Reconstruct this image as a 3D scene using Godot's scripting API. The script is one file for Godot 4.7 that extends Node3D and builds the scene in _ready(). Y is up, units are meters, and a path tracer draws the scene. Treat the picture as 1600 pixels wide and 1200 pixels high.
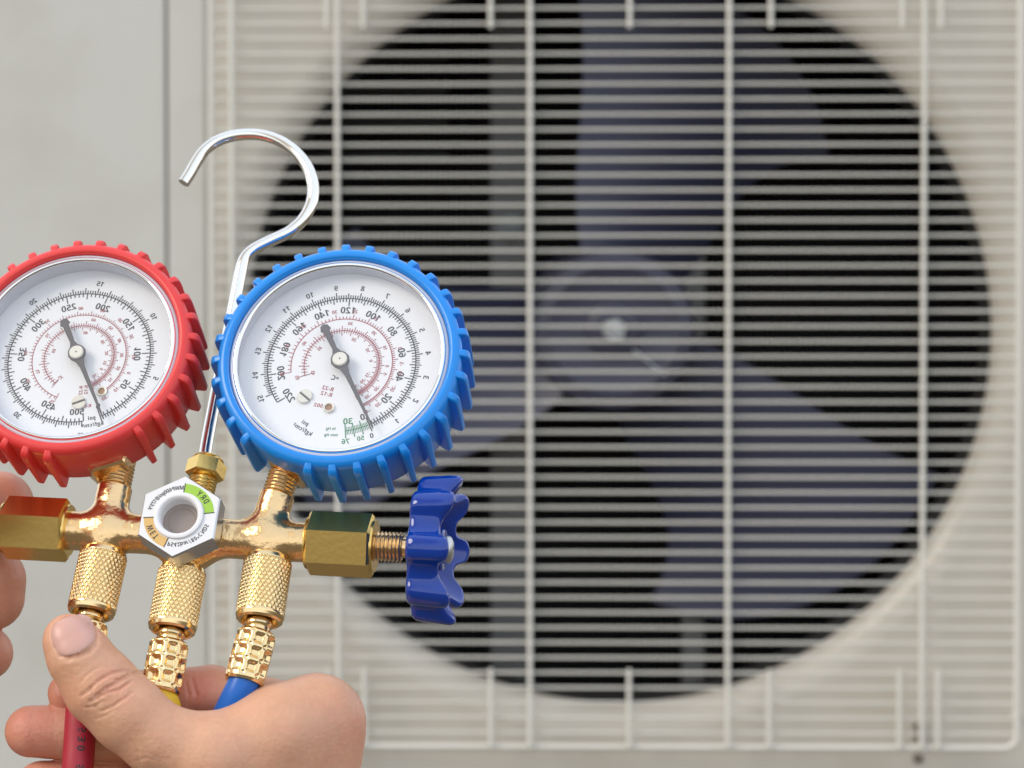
extends Node3D
# A hand holding a brass manifold gauge set in front of an air conditioner's fan guard.
# Built in millimetres; S turns them into metres.

const S := 0.001
const PITCH := -1.6           # the camera looks slightly down
const EYE := Vector3(0, 0.72, 0.9)

var held: Transform3D         # frame of the things held in the hands: square to the line of sight
var M := {}                   # materials
var glyphs := {}
var font: SystemFont
var rng := RandomNumberGenerator.new()

# ------------------------------------------------------------------ mesh builder
class MB:
	var v := PackedVector3Array()
	var n := PackedVector3Array()
	var c := PackedColorArray()
	var idx := PackedInt32Array()
	var xf := Transform3D.IDENTITY

	func put(p: Vector3, nn: Vector3) -> int:
		v.append(xf * p)
		n.append((xf.basis * nn).normalized())
		return v.size() - 1

	func tri(a: int, b: int, d: int) -> void:
		var g := (v[b] - v[a]).cross(v[d] - v[a])
		idx.append(a)
		if g.dot(n[a] + n[b] + n[d]) > 0.0:
			idx.append(d)
			idx.append(b)
		else:
			idx.append(b)
			idx.append(d)

	func quad(a: int, b: int, d: int, e: int) -> void:
		tri(a, b, d)
		tri(a, d, e)

	func face(p: Array, out: Vector3) -> void:      # flat convex polygon
		var k := []
		for q in p:
			k.append(put(q, out))
		for i in range(1, k.size() - 1):
			tri(k[0], k[i], k[i + 1])

	func grid(P: PackedVector3Array, nu: int, nv: int, wrap: bool, outward: Callable) -> void:
		# rows of nu points, nv rows; smooth normals from neighbours
		var base := v.size()
		for j in nv:
			for i in nu:
				var iu := (i + 1) % nu if wrap else mini(i + 1, nu - 1)
				var il := (i + nu - 1) % nu if wrap else maxi(i - 1, 0)
				var du := P[j * nu + iu] - P[j * nu + il]
				var dv := P[mini(j + 1, nv - 1) * nu + i] - P[maxi(j - 1, 0) * nu + i]
				var nn := du.cross(dv).normalized()
				var o: Vector3 = outward.call(P[j * nu + i])
				put(P[j * nu + i], nn if nn.dot(o) >= 0.0 else -nn)
		for j in nv - 1:
			for i in (nu if wrap else nu - 1):
				var i2 := (i + 1) % nu
				quad(base + j * nu + i, base + j * nu + i2, base + (j + 1) * nu + i2, base + (j + 1) * nu + i)

	func lathe(pr: Array, segs := 48, sharp := 32.0, from := 0.0, to := TAU) -> void:
		# profile of Vector2(radius, height) turned round the y axis; outside is to the right of the way the profile runs
		var m := pr.size()
		var nr := []
		for i in m - 1:
			var d: Vector2 = (pr[i + 1] - pr[i]).normalized()
			nr.append(Vector2(d.y, -d.x))
		for i in m - 1:
			var na: Vector2 = nr[i]
			var nb: Vector2 = nr[i]
			if i > 0 and rad_to_deg(absf(nr[i].angle_to(nr[i - 1]))) < sharp:
				na = (nr[i] + nr[i - 1]).normalized()
			if i < m - 2 and rad_to_deg(absf(nr[i].angle_to(nr[i + 1]))) < sharp:
				nb = (nr[i] + nr[i + 1]).normalized()
			var base := v.size()
			for k in segs + 1:
				var a := lerpf(from, to, float(k) / segs)
				var u := Vector3(cos(a), 0, sin(a))
				put(u * pr[i].x + Vector3(0, pr[i].y, 0), u * na.x + Vector3(0, na.y, 0))
				put(u * pr[i + 1].x + Vector3(0, pr[i + 1].y, 0), u * nb.x + Vector3(0, nb.y, 0))
			for k in segs:
				quad(base + 2 * k, base + 2 * k + 1, base + 2 * k + 3, base + 2 * k + 2)

	func tube(path: Array, r: float, segs := 16, caps := true) -> void:
		var frames := []
		var up := Vector3.UP
		for i in path.size():
			var t: Vector3 = (path[mini(i + 1, path.size() - 1)] - path[maxi(i - 1, 0)]).normalized()
			if i == 0:
				up = Vector3.FORWARD if absf(t.dot(Vector3.UP)) > 0.8 else Vector3.UP
			up = (up - t * up.dot(t)).normalized()
			frames.append([path[i], up, t.cross(up), t])
		var base := v.size()
		for f in frames:
			for k in segs + 1:
				var a := TAU * k / segs
				var o: Vector3 = f[1] * cos(a) + f[2] * sin(a)
				put(f[0] + o * r, o)
		for j in frames.size() - 1:
			for k in segs:
				var q := base + j * (segs + 1) + k
				quad(q, q + 1, q + segs + 2, q + segs + 1)
		if caps:
			for e in [0, frames.size() - 1]:
				var f = frames[e]
				var out: Vector3 = -f[3] if e == 0 else f[3]
				var p := []
				for k in segs:
					p.append(f[0] + (f[1] * cos(TAU * k / segs) + f[2] * sin(TAU * k / segs)) * r)
				face(p, out)

	func prism(poly: PackedVector2Array, z0: float, z1: float, bevel := 0.0, smooth := false, cap0 := true, cap1 := true) -> void:
		# outline (counter-clockwise) extruded along z with chamfered rims
		var m := poly.size()
		var mit := []
		for i in m:
			var a := (poly[i] - poly[(i + m - 1) % m]).normalized()
			var b := (poly[(i + 1) % m] - poly[i]).normalized()
			var na := Vector2(a.y, -a.x)
			var nb := Vector2(b.y, -b.x)
			mit.append([na, nb, (na + nb) / maxf(0.3, 1.0 + na.dot(nb))])
		var rows := [[z0, bevel], [z0 + bevel, 0.0], [z1 - bevel, 0.0], [z1, bevel]] if bevel > 0.0 else [[z0, 0.0], [z1, 0.0]]
		for j in rows.size() - 1:
			var dz: float = rows[j + 1][0] - rows[j][0]
			var dr: float = rows[j + 1][1] - rows[j][1]
			for i in m:
				var k := (i + 1) % m
				var e: Vector2 = mit[i][1]
				var n0: Vector2 = mit[i][2].normalized() if smooth else e
				var n1: Vector2 = mit[k][2].normalized() if smooth else e
				var tilt := Vector2(dz, dr).normalized()
				var A := func(q: int, row: Array) -> Vector3:
					var w: Vector2 = poly[q] - mit[q][2] * row[1]
					return Vector3(w.x, w.y, row[0])
				var B := func(w: Vector2) -> Vector3: return Vector3(w.x * tilt.x, w.y * tilt.x, tilt.y)
				quad(put(A.call(i, rows[j]), B.call(n0)), put(A.call(k, rows[j]), B.call(n1)), put(A.call(k, rows[j + 1]), B.call(n1)), put(A.call(i, rows[j + 1]), B.call(n0)))
		for e in 2:
			if not (cap0 if e == 0 else cap1):
				continue
			var row: Array = rows[0] if e == 0 else rows[rows.size() - 1]
			var flat := PackedVector2Array()
			for i in m:
				flat.append(poly[i] - mit[i][2] * row[1])
			var t := Geometry2D.triangulate_polygon(flat)
			var out := Vector3(0, 0, -1 if e == 0 else 1)
			var base := v.size()
			for q in flat:
				put(Vector3(q.x, q.y, row[0]), out)
			for i in range(0, t.size(), 3):
				tri(base + t[i], base + t[i + 1], base + t[i + 2])

	func box(a: Vector3, b: Vector3, bevel := 0.0) -> void:
		prism(PackedVector2Array([Vector2(a.x, a.y), Vector2(b.x, a.y), Vector2(b.x, b.y), Vector2(a.x, b.y)]), a.z, b.z, bevel)

	func mesh(scale: float) -> ArrayMesh:
		var arr := []
		arr.resize(Mesh.ARRAY_MAX)
		var w := v.duplicate()
		for i in w.size():
			w[i] *= scale
		arr[Mesh.ARRAY_VERTEX] = w
		arr[Mesh.ARRAY_NORMAL] = n
		if c.size() == v.size():
			arr[Mesh.ARRAY_COLOR] = c
		arr[Mesh.ARRAY_INDEX] = idx
		var m := ArrayMesh.new()
		m.add_surface_from_arrays(Mesh.PRIMITIVE_TRIANGLES, arr)
		return m


# ------------------------------------------------------------------ one smooth body from tapered bones
class Body:
	var a := PackedVector3Array()
	var d := PackedVector3Array()
	var q := PackedFloat32Array()
	var r0 := PackedFloat32Array()
	var dr := PackedFloat32Array()
	var k := PackedFloat32Array()
	var folds := []           # [from, to, depth, width]
	var act := PackedInt32Array()
	var act_folds := []

	func bone(p: Vector3, s: Vector3, ra: float, rb: float, blend: float) -> void:
		a.append(p)
		d.append(s - p)
		q.append(1.0 / maxf(1e-6, (s - p).length_squared()))
		r0.append(ra)
		dr.append(rb - ra)
		k.append(blend)

	func field(p: Vector3) -> float:
		var f := 1e6
		for i in act:
			var w := p - a[i]
			var t := clampf(w.dot(d[i]) * q[i], 0.0, 1.0)
			var e := (w - d[i] * t).length() - r0[i] - dr[i] * t
			var kk := k[i]
			var h := kk - absf(f - e)
			f = minf(f, e)
			if h > 0.0:
				f -= h * h * 0.25 / kk
		for g in act_folds:
			var ab: Vector3 = g[1] - g[0]
			var w: Vector3 = p - g[0]
			var t := clampf(w.dot(ab) / ab.length_squared(), 0.0, 1.0)
			var x: float = (w - ab * t).length_squared() / (g[3] * g[3])
			if x < 6.0:
				f += g[2] * exp(-x)
		return f

	func pick(p: Vector3, reach: float) -> void:
		act.clear()
		for i in a.size():
			var w := p - a[i]
			var t := clampf(w.dot(d[i]) * q[i], 0.0, 1.0)
			if (w - d[i] * t).length() - r0[i] - dr[i] * t < reach + k[i]:
				act.append(i)
		act_folds.clear()
		for g in folds:
			var c0: Vector3 = (g[0] + g[1]) * 0.5
			if (p - c0).length() < reach + g[3] * 3.0 + (g[1] - g[0]).length() * 0.5:
				act_folds.append(g)

	func normal(p: Vector3) -> Vector3:
		var e := 0.25
		var x := Vector3(e, -e, -e)
		var y := Vector3(-e, -e, e)
		var z := Vector3(-e, e, -e)
		var w := Vector3(e, e, e)
		return (x * field(p + x) + y * field(p + y) + z * field(p + z) + w * field(p + w)).normalized()

	func build(cell: float, out: MB, tint = null) -> void:
		var lo := Vector3.INF
		var hi := -Vector3.INF
		for i in a.size():
			for e in [[a[i], r0[i]], [a[i] + d[i], r0[i] + dr[i]]]:
				var rr: Vector3 = Vector3.ONE * (e[1] + 2.5)
				lo = lo.min(e[0] - rr)
				hi = hi.max(e[0] + rr)
		var BL := 6
		var bx := int(ceil((hi.x - lo.x) / cell / BL))
		var by := int(ceil((hi.y - lo.y) / cell / BL))
		var bz := int(ceil((hi.z - lo.z) / cell / BL))
		var nx := bx * BL + 1
		var ny := by * BL + 1
		var nz := bz * BL + 1
		var val := PackedFloat32Array()
		val.resize(nx * ny * nz)
		val.fill(1e9)
		var ids := PackedInt32Array()
		ids.resize(nx * ny * nz)
		ids.fill(-1)
		var half := cell * BL * 0.87
		var cells := PackedInt32Array()
		var sx := 1
		var sy := nx
		var sz := nx * ny
		for kz in bz:
			for ky in by:
				for kx in bx:
					var ce := lo + Vector3(kx + 0.5, ky + 0.5, kz + 0.5) * (cell * BL)
					pick(ce, half + 1.5)
					if act.is_empty() or absf(field(ce)) > half * 1.15 + 1.0:
						continue
					for z in range(kz * BL, kz * BL + BL + 1):
						for y in range(ky * BL, ky * BL + BL + 1):
							var o := z * sz + y * sy
							for x in range(kx * BL, kx * BL + BL + 1):
								if val[o + x] > 1e8:
									val[o + x] = field(lo + Vector3(x, y, z) * cell)
					for z in range(kz * BL, kz * BL + BL):
						for y in range(ky * BL, ky * BL + BL):
							for x in range(kx * BL, kx * BL + BL):
								var o := z * sz + y * sy + x
								var s := 0
								var sum := Vector3.ZERO
								var num := 0
								var f := [val[o], val[o + 1], val[o + sy], val[o + sy + 1], val[o + sz], val[o + sz + 1], val[o + sz + sy], val[o + sz + sy + 1]]
								for i in 8:
									if f[i] < 0.0:
										s |= 1 << i
								if s == 0 or s == 255:
									continue
								for e in [[0, 1], [2, 3], [4, 5], [6, 7], [0, 2], [1, 3], [4, 6], [5, 7], [0, 4], [1, 5], [2, 6], [3, 7]]:
									var fa: float = f[e[0]]
									var fb: float = f[e[1]]
									if (fa < 0.0) != (fb < 0.0):
										var t := fa / (fa - fb)
										var pa := Vector3(e[0] & 1, (e[0] >> 1) & 1, e[0] >> 2)
										var pb := Vector3(e[1] & 1, (e[1] >> 1) & 1, e[1] >> 2)
										sum += pa.lerp(pb, t)
										num += 1
								var p := lo + (Vector3(x, y, z) + sum / num) * cell
								var nn := normal(p)
								p -= nn * clampf(field(p), -cell, cell)
								ids[o] = out.put(p, normal(p))
								if tint != null:
									out.c.append(tint.call(p))
								cells.append(o)
		for o in cells:
			for ax in 3:
				var st: int = [sx, sy, sz][ax]
				var u: int = [sy, sz, sx][ax]
				var w: int = [sz, sx, sy][ax]
				if (val[o] < 0.0) != (val[o + st] < 0.0) and o - u - w >= 0:
					var i0 := ids[o]
					var i1 := ids[o - u]
					var i2 := ids[o - u - w]
					var i3 := ids[o - w]
					if i0 >= 0 and i1 >= 0 and i2 >= 0 and i3 >= 0:
						out.quad(i0, i1, i2, i3)


# ------------------------------------------------------------------ naming and placing
func numbered(called: String, parent: Node) -> String:
	var taken := called
	var i := 0
	while parent.has_node(NodePath(taken)):
		i += 1
		taken = "%s_%03d" % [called, i]
	return taken


func thing(called: String, label: String, category: String, at: Transform3D, group := "") -> Node3D:
	var o := Node3D.new()
	o.name = numbered(called, self)
	add_child(o)
	o.transform = at
	o.set_meta("label", label)
	o.set_meta("category", category)
	if group:
		o.set_meta("group", group)
	return o


func put_mesh(called: String, mesh: Mesh, material: Material, parent: Node, at := Transform3D.IDENTITY) -> MeshInstance3D:
	var o := MeshInstance3D.new()
	o.name = numbered(called, parent)
	o.mesh = mesh
	o.material_override = material
	parent.add_child(o, true)
	o.transform = Transform3D(at.basis, at.origin * S)
	return o


func obj(called: String, b: MB, material: Material, parent: Node, at := Transform3D.IDENTITY) -> MeshInstance3D:
	return put_mesh(called, b.mesh(S), material, parent, at)


func mat(called: String, lin: Color, rough: float, metal := 0.0, spec := 0.5) -> StandardMaterial3D:
	var m := StandardMaterial3D.new()
	m.resource_name = called
	m.albedo_color = lin.linear_to_srgb()
	m.roughness = rough
	m.metallic = metal
	m.metallic_specular = spec
	M[called] = m
	return m


func noise_tex(freq: float, octaves := 4, seed_ := 1, kind := FastNoiseLite.TYPE_SIMPLEX_SMOOTH, ramp: Gradient = null, size := 256) -> NoiseTexture2D:
	var f := FastNoiseLite.new()
	f.seed = seed_
	f.noise_type = kind
	f.frequency = freq
	f.fractal_octaves = octaves
	var t := NoiseTexture2D.new()
	t.width = size
	t.height = size
	t.seamless = true
	t.noise = f
	t.color_ramp = ramp
	return t


func ramp2(a: Color, b: Color) -> Gradient:
	var g := Gradient.new()
	g.set_color(0, a)
	g.set_color(1, b)
	return g


func relief(m: StandardMaterial3D, t: Texture2D, depth_mm: float, scale: float) -> void:
	m.heightmap_enabled = true
	m.heightmap_texture = t
	m.heightmap_scale = depth_mm * 0.1
	m.uv1_triplanar = true
	m.uv1_scale = Vector3.ONE * scale


func h(px: float, py: float, z := 0.0) -> Vector3:
	# a place in the held frame, in mm: px and py count 0.22 mm steps across the plane 0.9 m off, z is mm towards the eye
	return Vector3((px - 800.0), (600.0 - py), 0) * 0.22 * (900.0 - z) / 900.0 + Vector3(0, 0, z)


# ------------------------------------------------------------------ lettering (mirrored, as the whole photograph is)
func glyph(s: String) -> Array:
	if not glyphs.has(s):
		var t := TextMesh.new()
		t.text = s
		t.font = font
		t.font_size = 40
		t.pixel_size = 0.01
		t.depth = 0.0
		t.curve_step = 2.0
		var arr := t.surface_get_arrays(0) if t.get_surface_count() else []
		glyphs[s] = arr
	return glyphs[s]


func base_line() -> float:
	# height of the line that capitals stand on
	var lo := 9.0
	for q in glyph("H")[Mesh.ARRAY_VERTEX]:
		lo = minf(lo, q.y)
	return lo


func letter(b: MB, s: String, size: float, at: Vector2, up_angle: float, z: float, squeeze := 1.0, on_baseline := false) -> void:
	# size is the height of a capital; up_angle says where the top of the text points; reads right to left
	var arr := glyph(s)
	if arr.is_empty():
		return
	var up := Vector2.from_angle(up_angle)
	var right := Vector2(-up.y, up.x)         # mirrored: text runs to the left of its top
	var pts: PackedVector3Array = arr[Mesh.ARRAY_VERTEX]
	var ind = arr[Mesh.ARRAY_INDEX]
	var lo := Vector3.INF
	var hi := -Vector3.INF
	for p in pts:
		lo = lo.min(p)
		hi = hi.max(p)
	var mid := (lo + hi) * 0.5
	if on_baseline:
		mid.y = base_line() + 0.1425
	var k := size / 0.285
	var base := b.v.size()
	for p in pts:
		var w := at + right * (p.x - mid.x) * k * squeeze + up * (p.y - mid.y) * k
		b.put(Vector3(w.x, w.y, z), Vector3(0, 0, 1))
	if ind == null:
		for i in range(0, pts.size(), 3):
			b.tri(base + i, base + i + 1, base + i + 2)
	else:
		for i in range(0, ind.size(), 3):
			b.tri(base + ind[i], base + ind[i + 1], base + ind[i + 2])


func arc_text(b: MB, s: String, size: float, r: float, from_deg: float, step_deg: float, z: float) -> void:
	# advances by each letter's own width
	var a := from_deg
	for ch in s:
		var w := 0.16
		var arr := glyph(ch)
		if not arr.is_empty():
			var lo := 9.0
			var hi := -9.0
			for q in arr[Mesh.ARRAY_VERTEX]:
				lo = minf(lo, q.x)
				hi = maxf(hi, q.x)
			w = hi - lo
		var wide := rad_to_deg(w * size / 0.285 / r) * 0.86
		a += wide * 0.5
		if ch != " ":
			letter(b, ch, size, Vector2.from_angle(deg_to_rad(a)) * r, deg_to_rad(a), z, 0.86, true)
		a += wide * 0.5 + step_deg


func bar2(b: MB, p: Vector2, q: Vector2, w: float, z: float) -> void:
	var t := (q - p).normalized()
	var s := Vector2(-t.y, t.x) * w * 0.5
	b.face([Vector3(p.x + s.x, p.y + s.y, z), Vector3(p.x - s.x, p.y - s.y, z), Vector3(q.x - s.x, q.y - s.y, z), Vector3(q.x + s.x, q.y + s.y, z)], Vector3(0, 0, 1))


func tick(b: MB, deg: float, r0: float, r1: float, w: float, z: float, c := Vector2.ZERO) -> void:
	var u := Vector2.from_angle(deg_to_rad(deg))
	bar2(b, c + u * r0, c + u * r1, w, z)


func arc_line(b: MB, r: float, a0: float, a1: float, w: float, z: float) -> void:
	var m := int(absf(a1 - a0) / 3.0) + 2
	for i in m:
		var p := deg_to_rad(lerpf(a0, a1, float(i) / m))
		var q := deg_to_rad(lerpf(a0, a1, float(i + 1) / m))
		b.face([Vector3(cos(p) * (r - w / 2), sin(p) * (r - w / 2), z), Vector3(cos(q) * (r - w / 2), sin(q) * (r - w / 2), z), Vector3(cos(q) * (r + w / 2), sin(q) * (r + w / 2), z), Vector3(cos(p) * (r + w / 2), sin(p) * (r + w / 2), z)], Vector3(0, 0, 1))


func label_on_dial(b: MB, s: String, size: float, r: float, deg: float, up: float, z: float) -> void:
	# tops point outwards, but turned over on the lower half of the dial so that they stay readable
	var flip := absf(wrapf(deg - up, -180, 180)) > 87.0
	letter(b, s, size, Vector2.from_angle(deg_to_rad(deg)) * r, deg_to_rad(deg + (180.0 if flip else 0.0)), z)


func disc(b: MB, r: float, z: float, c := Vector2.ZERO, segs := 48) -> void:
	var p := []
	for i in segs:
		p.append(Vector3(c.x + cos(TAU * i / segs) * r, c.y + sin(TAU * i / segs) * r, z))
	b.face(p, Vector3(0, 0, 1))


func circle(r: float, segs: int, turn := 0.0) -> PackedVector2Array:
	var p := PackedVector2Array()
	for i in segs:
		p.append(Vector2.from_angle(TAU * i / segs + turn) * r)
	return p


const Y_TO_Z := Basis(Vector3(1, 0, 0), Vector3(0, 0, 1), Vector3(0, -1, 0))      # a lathe's y axis becomes z
const Z_TO_X := Basis(Vector3(0, 1, 0), Vector3(0, 0, 1), Vector3(1, 0, 0))      # a prism's z axis becomes x


func along(from: Vector3, to: Vector3) -> Transform3D:
	# a lathe's y axis from one point towards another
	var y := (to - from).normalized()
	var x := y.cross(Vector3(0.1, 0.2, 1)).normalized()
	return Transform3D(Basis(x, y, x.cross(y)), from)


# ------------------------------------------------------------------ pressure gauges
func ticks_between(b: MB, n_steps: int, f: Callable, len_of: Callable, r: float, dir: float, w: float, z: float) -> void:
	for i in n_steps + 1:
		var l: float = len_of.call(i)
		tick(b, f.call(i), r, r + dir * l, w, z)


func gauge(parent: Node, red: bool, at: Transform3D) -> void:
	var g := put_mesh("pressure_gauge", gauge_case(), M.lens_ring, parent, at)
	if red:
		g.set_meta("label", "high pressure gauge with white dial reading up to 500 in the red boot")
	else:
		g.set_meta("label", "low pressure gauge with white dial reading up to 220 in the blue boot")
	var zd := -8.6 if red else -6.8
	var b := MB.new()
	b.xf = Transform3D(Y_TO_Z, Vector3.ZERO)
	b.lathe([Vector2(35.9, zd - 0.6), Vector2(35.9, zd), Vector2(0.01, zd)], 96)
	obj("dial", b, M.dial, g)
	b = MB.new()
	b.xf = Transform3D(Y_TO_Z, Vector3.ZERO)
	b.lathe([Vector2(37.3, -1.1), Vector2(37.0, -0.35), Vector2(36.4, 0.0), Vector2(35.7, -0.2), Vector2(35.4, -0.9)], 128, 60)
	obj("chrome_bead", b, M.chrome, g)
	var zp := zd + 0.07
	var z2 := zd + 0.11
	var k := MB.new()     # black print
	var t := MB.new()     # red print
	var up := 110.0 if red else 69.0
	if red:
		var psi := func(x): return -63.0 + 0.6930 * x
		var kg := func(x): return -63.0 + 0.6930 * 14.223 * x
		arc_line(k, 26.2, psi.call(0), psi.call(500), 0.36, zp)
		ticks_between(k, 100, func(i): return psi.call(i * 5.0), func(i): return 3.1 if i % 10 == 0 else (2.3 if i % 5 == 0 else 1.35), 26.2, -1, 0.37, z2)
		ticks_between(k, 175, func(i): return kg.call(i * 0.2), func(i): return 2.4 if i % 5 == 0 else 1.35, 26.2, 1, 0.37, z2)
		for x in range(50, 451, 50):
			label_on_dial(k, str(x), 2.5, 21.4, psi.call(x), up, zp)
		letter(k, "500", 2.35, Vector2.from_angle(deg_to_rad(psi.call(492))) * 22.2, deg_to_rad(96), zp)
		letter(k, "0", 2.2, Vector2.from_angle(deg_to_rad(psi.call(2))) * 22.0, deg_to_rad(96), zp)
		for x in range(5, 31, 5):
			label_on_dial(k, str(x), 1.95, 30.6, kg.call(x), up, zp)
		letter(k, "35", 1.4, Vector2.from_angle(deg_to_rad(psi.call(496))) * 31.5, deg_to_rad(96), zp)
		letter(k, "psi", 1.5, Vector2(10.2, -23.8).rotated(deg_to_rad(-3)), deg_to_rad(101), zp)
		letter(k, "kgf/cm²", 1.5, Vector2(11.2, -26.4).rotated(deg_to_rad(-3)), deg_to_rad(103), zp)
		# temperature scales
		arc_line(t, 17.3, -46, 252, 0.3, zp)
		arc_line(t, 12.9, -58, 238, 0.3, zp)
		tick(t, 252, 15.6, 18.9, 0.22, z2)
		tick(t, 238, 11.4, 15.0, 0.22, z2)
		var a := -46.0
		var i := 0
		while a < 252.0:
			tick(t, a, 17.3, 17.3 + (1.7 if i % 5 == 0 else 0.95), 0.24, z2)
			a += 1.75 + 0.011 * (a + 46.0)
			i += 1
		a = -58.0
		i = 0
		while a < 238.0:
			tick(t, a, 12.9, 12.9 + (1.9 if i % 5 == 0 else 1.05), 0.24, z2)
			tick(t, a + 0.8, 12.9, 12.9 - (1.9 if i % 4 == 0 else 1.0), 0.24, z2)
			a += 1.9 + 0.012 * (a + 58.0)
			i += 1
		for e in [["-30", -52], ["-10", -37], ["0", -16], ["10", 3], ["20", 27], ["30", 51], ["40", 74], ["50", 136], ["60", 178], ["70", 212], ["40", 98], ["75", 250]]:
			label_on_dial(t, e[0], 1.3, 20.2 if e[1] != 250 else 19.7, e[1], up, zp)
		for e in [["0", -50], ["10", -33], ["20", -14], ["30", 6], ["40", 28], ["50", 52], ["60", 80], ["70", 148], ["75", 205]]:
			label_on_dial(t, e[0], 1.2, 15.7, e[1], up, zp)
		for e in [["-10", -44], ["0", -26], ["10", -10], ["20", 12], ["30", 40], ["40", 86], ["60", 168], ["75", 238]]:
			label_on_dial(t, e[0], 1.2, 10.1, e[1], up, zp)
		letter(t, "R-22", 1.3, Vector2(3.0, -13.4), deg_to_rad(185), zp)
		letter(t, "R-12", 1.3, Vector2(4.9, -13.0), deg_to_rad(185), zp)
		letter(t, "R-502", 1.3, Vector2(5.6, -19.6), deg_to_rad(100), zp)
	else:
		var psi := func(x): return -61.2 + 1.267 * x
		var kg := func(x): return -61.2 + 1.267 * 14.223 * x
		arc_line(k, 26.0, psi.call(0), psi.call(220), 0.36, zp)
		ticks_between(k, 110, func(i): return psi.call(i * 2.0), func(i): return 3.0 if i % 10 == 0 else (2.1 if i % 5 == 0 else 1.35), 26.0, -1, 0.37, z2)
		ticks_between(k, 150, func(i): return kg.call(i * 0.1), func(i): return 2.5 if i % 10 == 0 else (2.0 if i % 5 == 0 else 1.35), 26.0, 1, 0.37, z2)
		for x in range(20, 221, 20):
			label_on_dial(k, str(x), 2.5, 21.3, psi.call(x), up, zp)
		letter(k, "0", 2.3, Vector2.from_angle(deg_to_rad(psi.call(-2))) * 22.3, deg_to_rad(108), zp)
		for x in range(1, 16):
			label_on_dial(k, str(x), 1.95, 30.4, kg.call(x), up, zp)
		letter(k, "0", 1.8, Vector2.from_angle(deg_to_rad(kg.call(-0.08))) * 30.3, deg_to_rad(108), zp)
		letter(k, "psi", 1.4, Vector2(-9.8, -23.4), deg_to_rad(62), zp)
		letter(k, "kgf/cm²", 1.5, Vector2(-10.4, -25.9), deg_to_rad(62), zp)
		# vacuum scale
		var v := MB.new()
		arc_line(v, 26.0, psi.call(-1), psi.call(-14.7), 0.3, zp)
		for i in 16:
			tick(v, psi.call(-0.98 * i), 26.0, 26.0 - (2.6 if i % 5 == 0 else 1.4), 0.36 if i % 5 == 0 else 0.22, z2)
			tick(v, psi.call(-0.98 * i), 26.0, 26.0 + (2.8 if i % 5 == 0 else 1.6), 0.36 if i % 5 == 0 else 0.22, z2)
		letter(v, "30", 2.3, Vector2.from_angle(deg_to_rad(-77)) * 22.4, deg_to_rad(97), zp)
		letter(v, "76", 1.9, Vector2.from_angle(deg_to_rad(-80)) * 30.0, deg_to_rad(97), zp)
		letter(v, "50", 1.7, Vector2.from_angle(deg_to_rad(-70)) * 29.9, deg_to_rad(105), zp)
		letter(v, "in Hg", 1.0, Vector2(-0.6, -25.1), deg_to_rad(92), zp)
		letter(v, "mm Hg", 1.0, Vector2(-0.2, -27.5), deg_to_rad(92), zp)
		obj("vacuum_scale_print", v, M.print_green, g)
		arc_line(t, 17.8, -60, 193, 0.32, zp)
		arc_line(t, 13.2, -62, 202, 0.32, zp)
		tick(t, 193, 17.8, 20.3, 0.24, z2)
		tick(t, 202, 10.6, 15.9, 0.24, z2)
		var a := -60.0
		var i := 0
		while a < 193.0:
			tick(t, a, 17.8, 17.8 + (2.0 if i % 5 == 0 else 1.05), 0.27, z2)
			a += 1.5 + 0.015 * (a + 60.0)
			i += 1
		a = -62.0
		i = 0
		while a < 202.0:
			tick(t, a, 13.2, 13.2 + (1.9 if i % 5 == 0 else 1.0), 0.27, z2)
			tick(t, a + 0.6, 13.2, 13.2 - (1.9 if i % 4 == 0 else 1.0), 0.27, z2)
			a += 1.7 + 0.014 * (a + 62.0)
			i += 1
		tick(t, -60, 15.0, 20.6, 0.24, z2)
		for e in [["-40", -58], ["-30", -45], ["-20", -24], ["-10", -8], ["-5", 3], ["0", 20], ["10", 62], ["20", 84], ["30", 104], ["40", 137], ["50", 163], ["60", 193]]:
			label_on_dial(t, e[0], 1.3, 21.0, e[1], up, zp)
		for e in [["-30", -48], ["-20", -33], ["-5", -12], ["0", 0], ["10", 26], ["20", 52], ["30", 86], ["40", 152], ["55", 202]]:
			label_on_dial(t, e[0], 1.2, 16.1, e[1], up, zp)
		for e in [["-30", -54], ["-20", -36], ["-15", -20], ["0", 10], ["10", 34], ["20", 72], ["30", 146], ["45", 202]]:
			label_on_dial(t, e[0], 1.2, 10.3, e[1], up, zp)
		letter(k, "°C", 1.9, Vector2(-1.7, -5.6), deg_to_rad(68), zp)
		letter(t, "R-22", 1.5, Vector2(-3.6, -9.6), deg_to_rad(78), zp)
		letter(t, "R-12", 1.5, Vector2(-3.8, -11.8), deg_to_rad(78), zp)
		letter(t, "R-502", 1.4, Vector2(-5.2, -16.4), deg_to_rad(80), zp)
	obj("scale_print", k, M.print_black, g)
	obj("temperature_print", t, M.print_red, g)
	# needle: counterweight flare, ring round the pivot, long tapering pointer
	b = MB.new()
	var nd := deg_to_rad(-61.0 if red else -60.2)
	b.xf = Transform3D(Basis(Vector3(0, 0, 1), nd), Vector3.ZERO)
	var half := PackedVector2Array([Vector2(-15.6, 0), Vector2(-15.0, -1.35), Vector2(-13.1, -1.9), Vector2(-12.6, -1.2), Vector2(-5.0, -0.85), Vector2(-3.3, -1.5), Vector2(-2.0, -2.75), Vector2(0, -3.4), Vector2(2.0, -2.75), Vector2(3.4, -1.6), Vector2(6.0, -0.95), Vector2(10, -0.8), Vector2(23, -0.5), Vector2(29.6, -0.22)])
	var outline := half.duplicate()
	for i in range(half.size() - 1, 0, -1):
		outline.append(Vector2(half[i].x, -half[i].y))
	b.prism(outline, zd + 3.0, zd + 3.6, 0.15)
	var needle := obj("needle", b, M.needle, g)
	b = MB.new()
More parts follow.
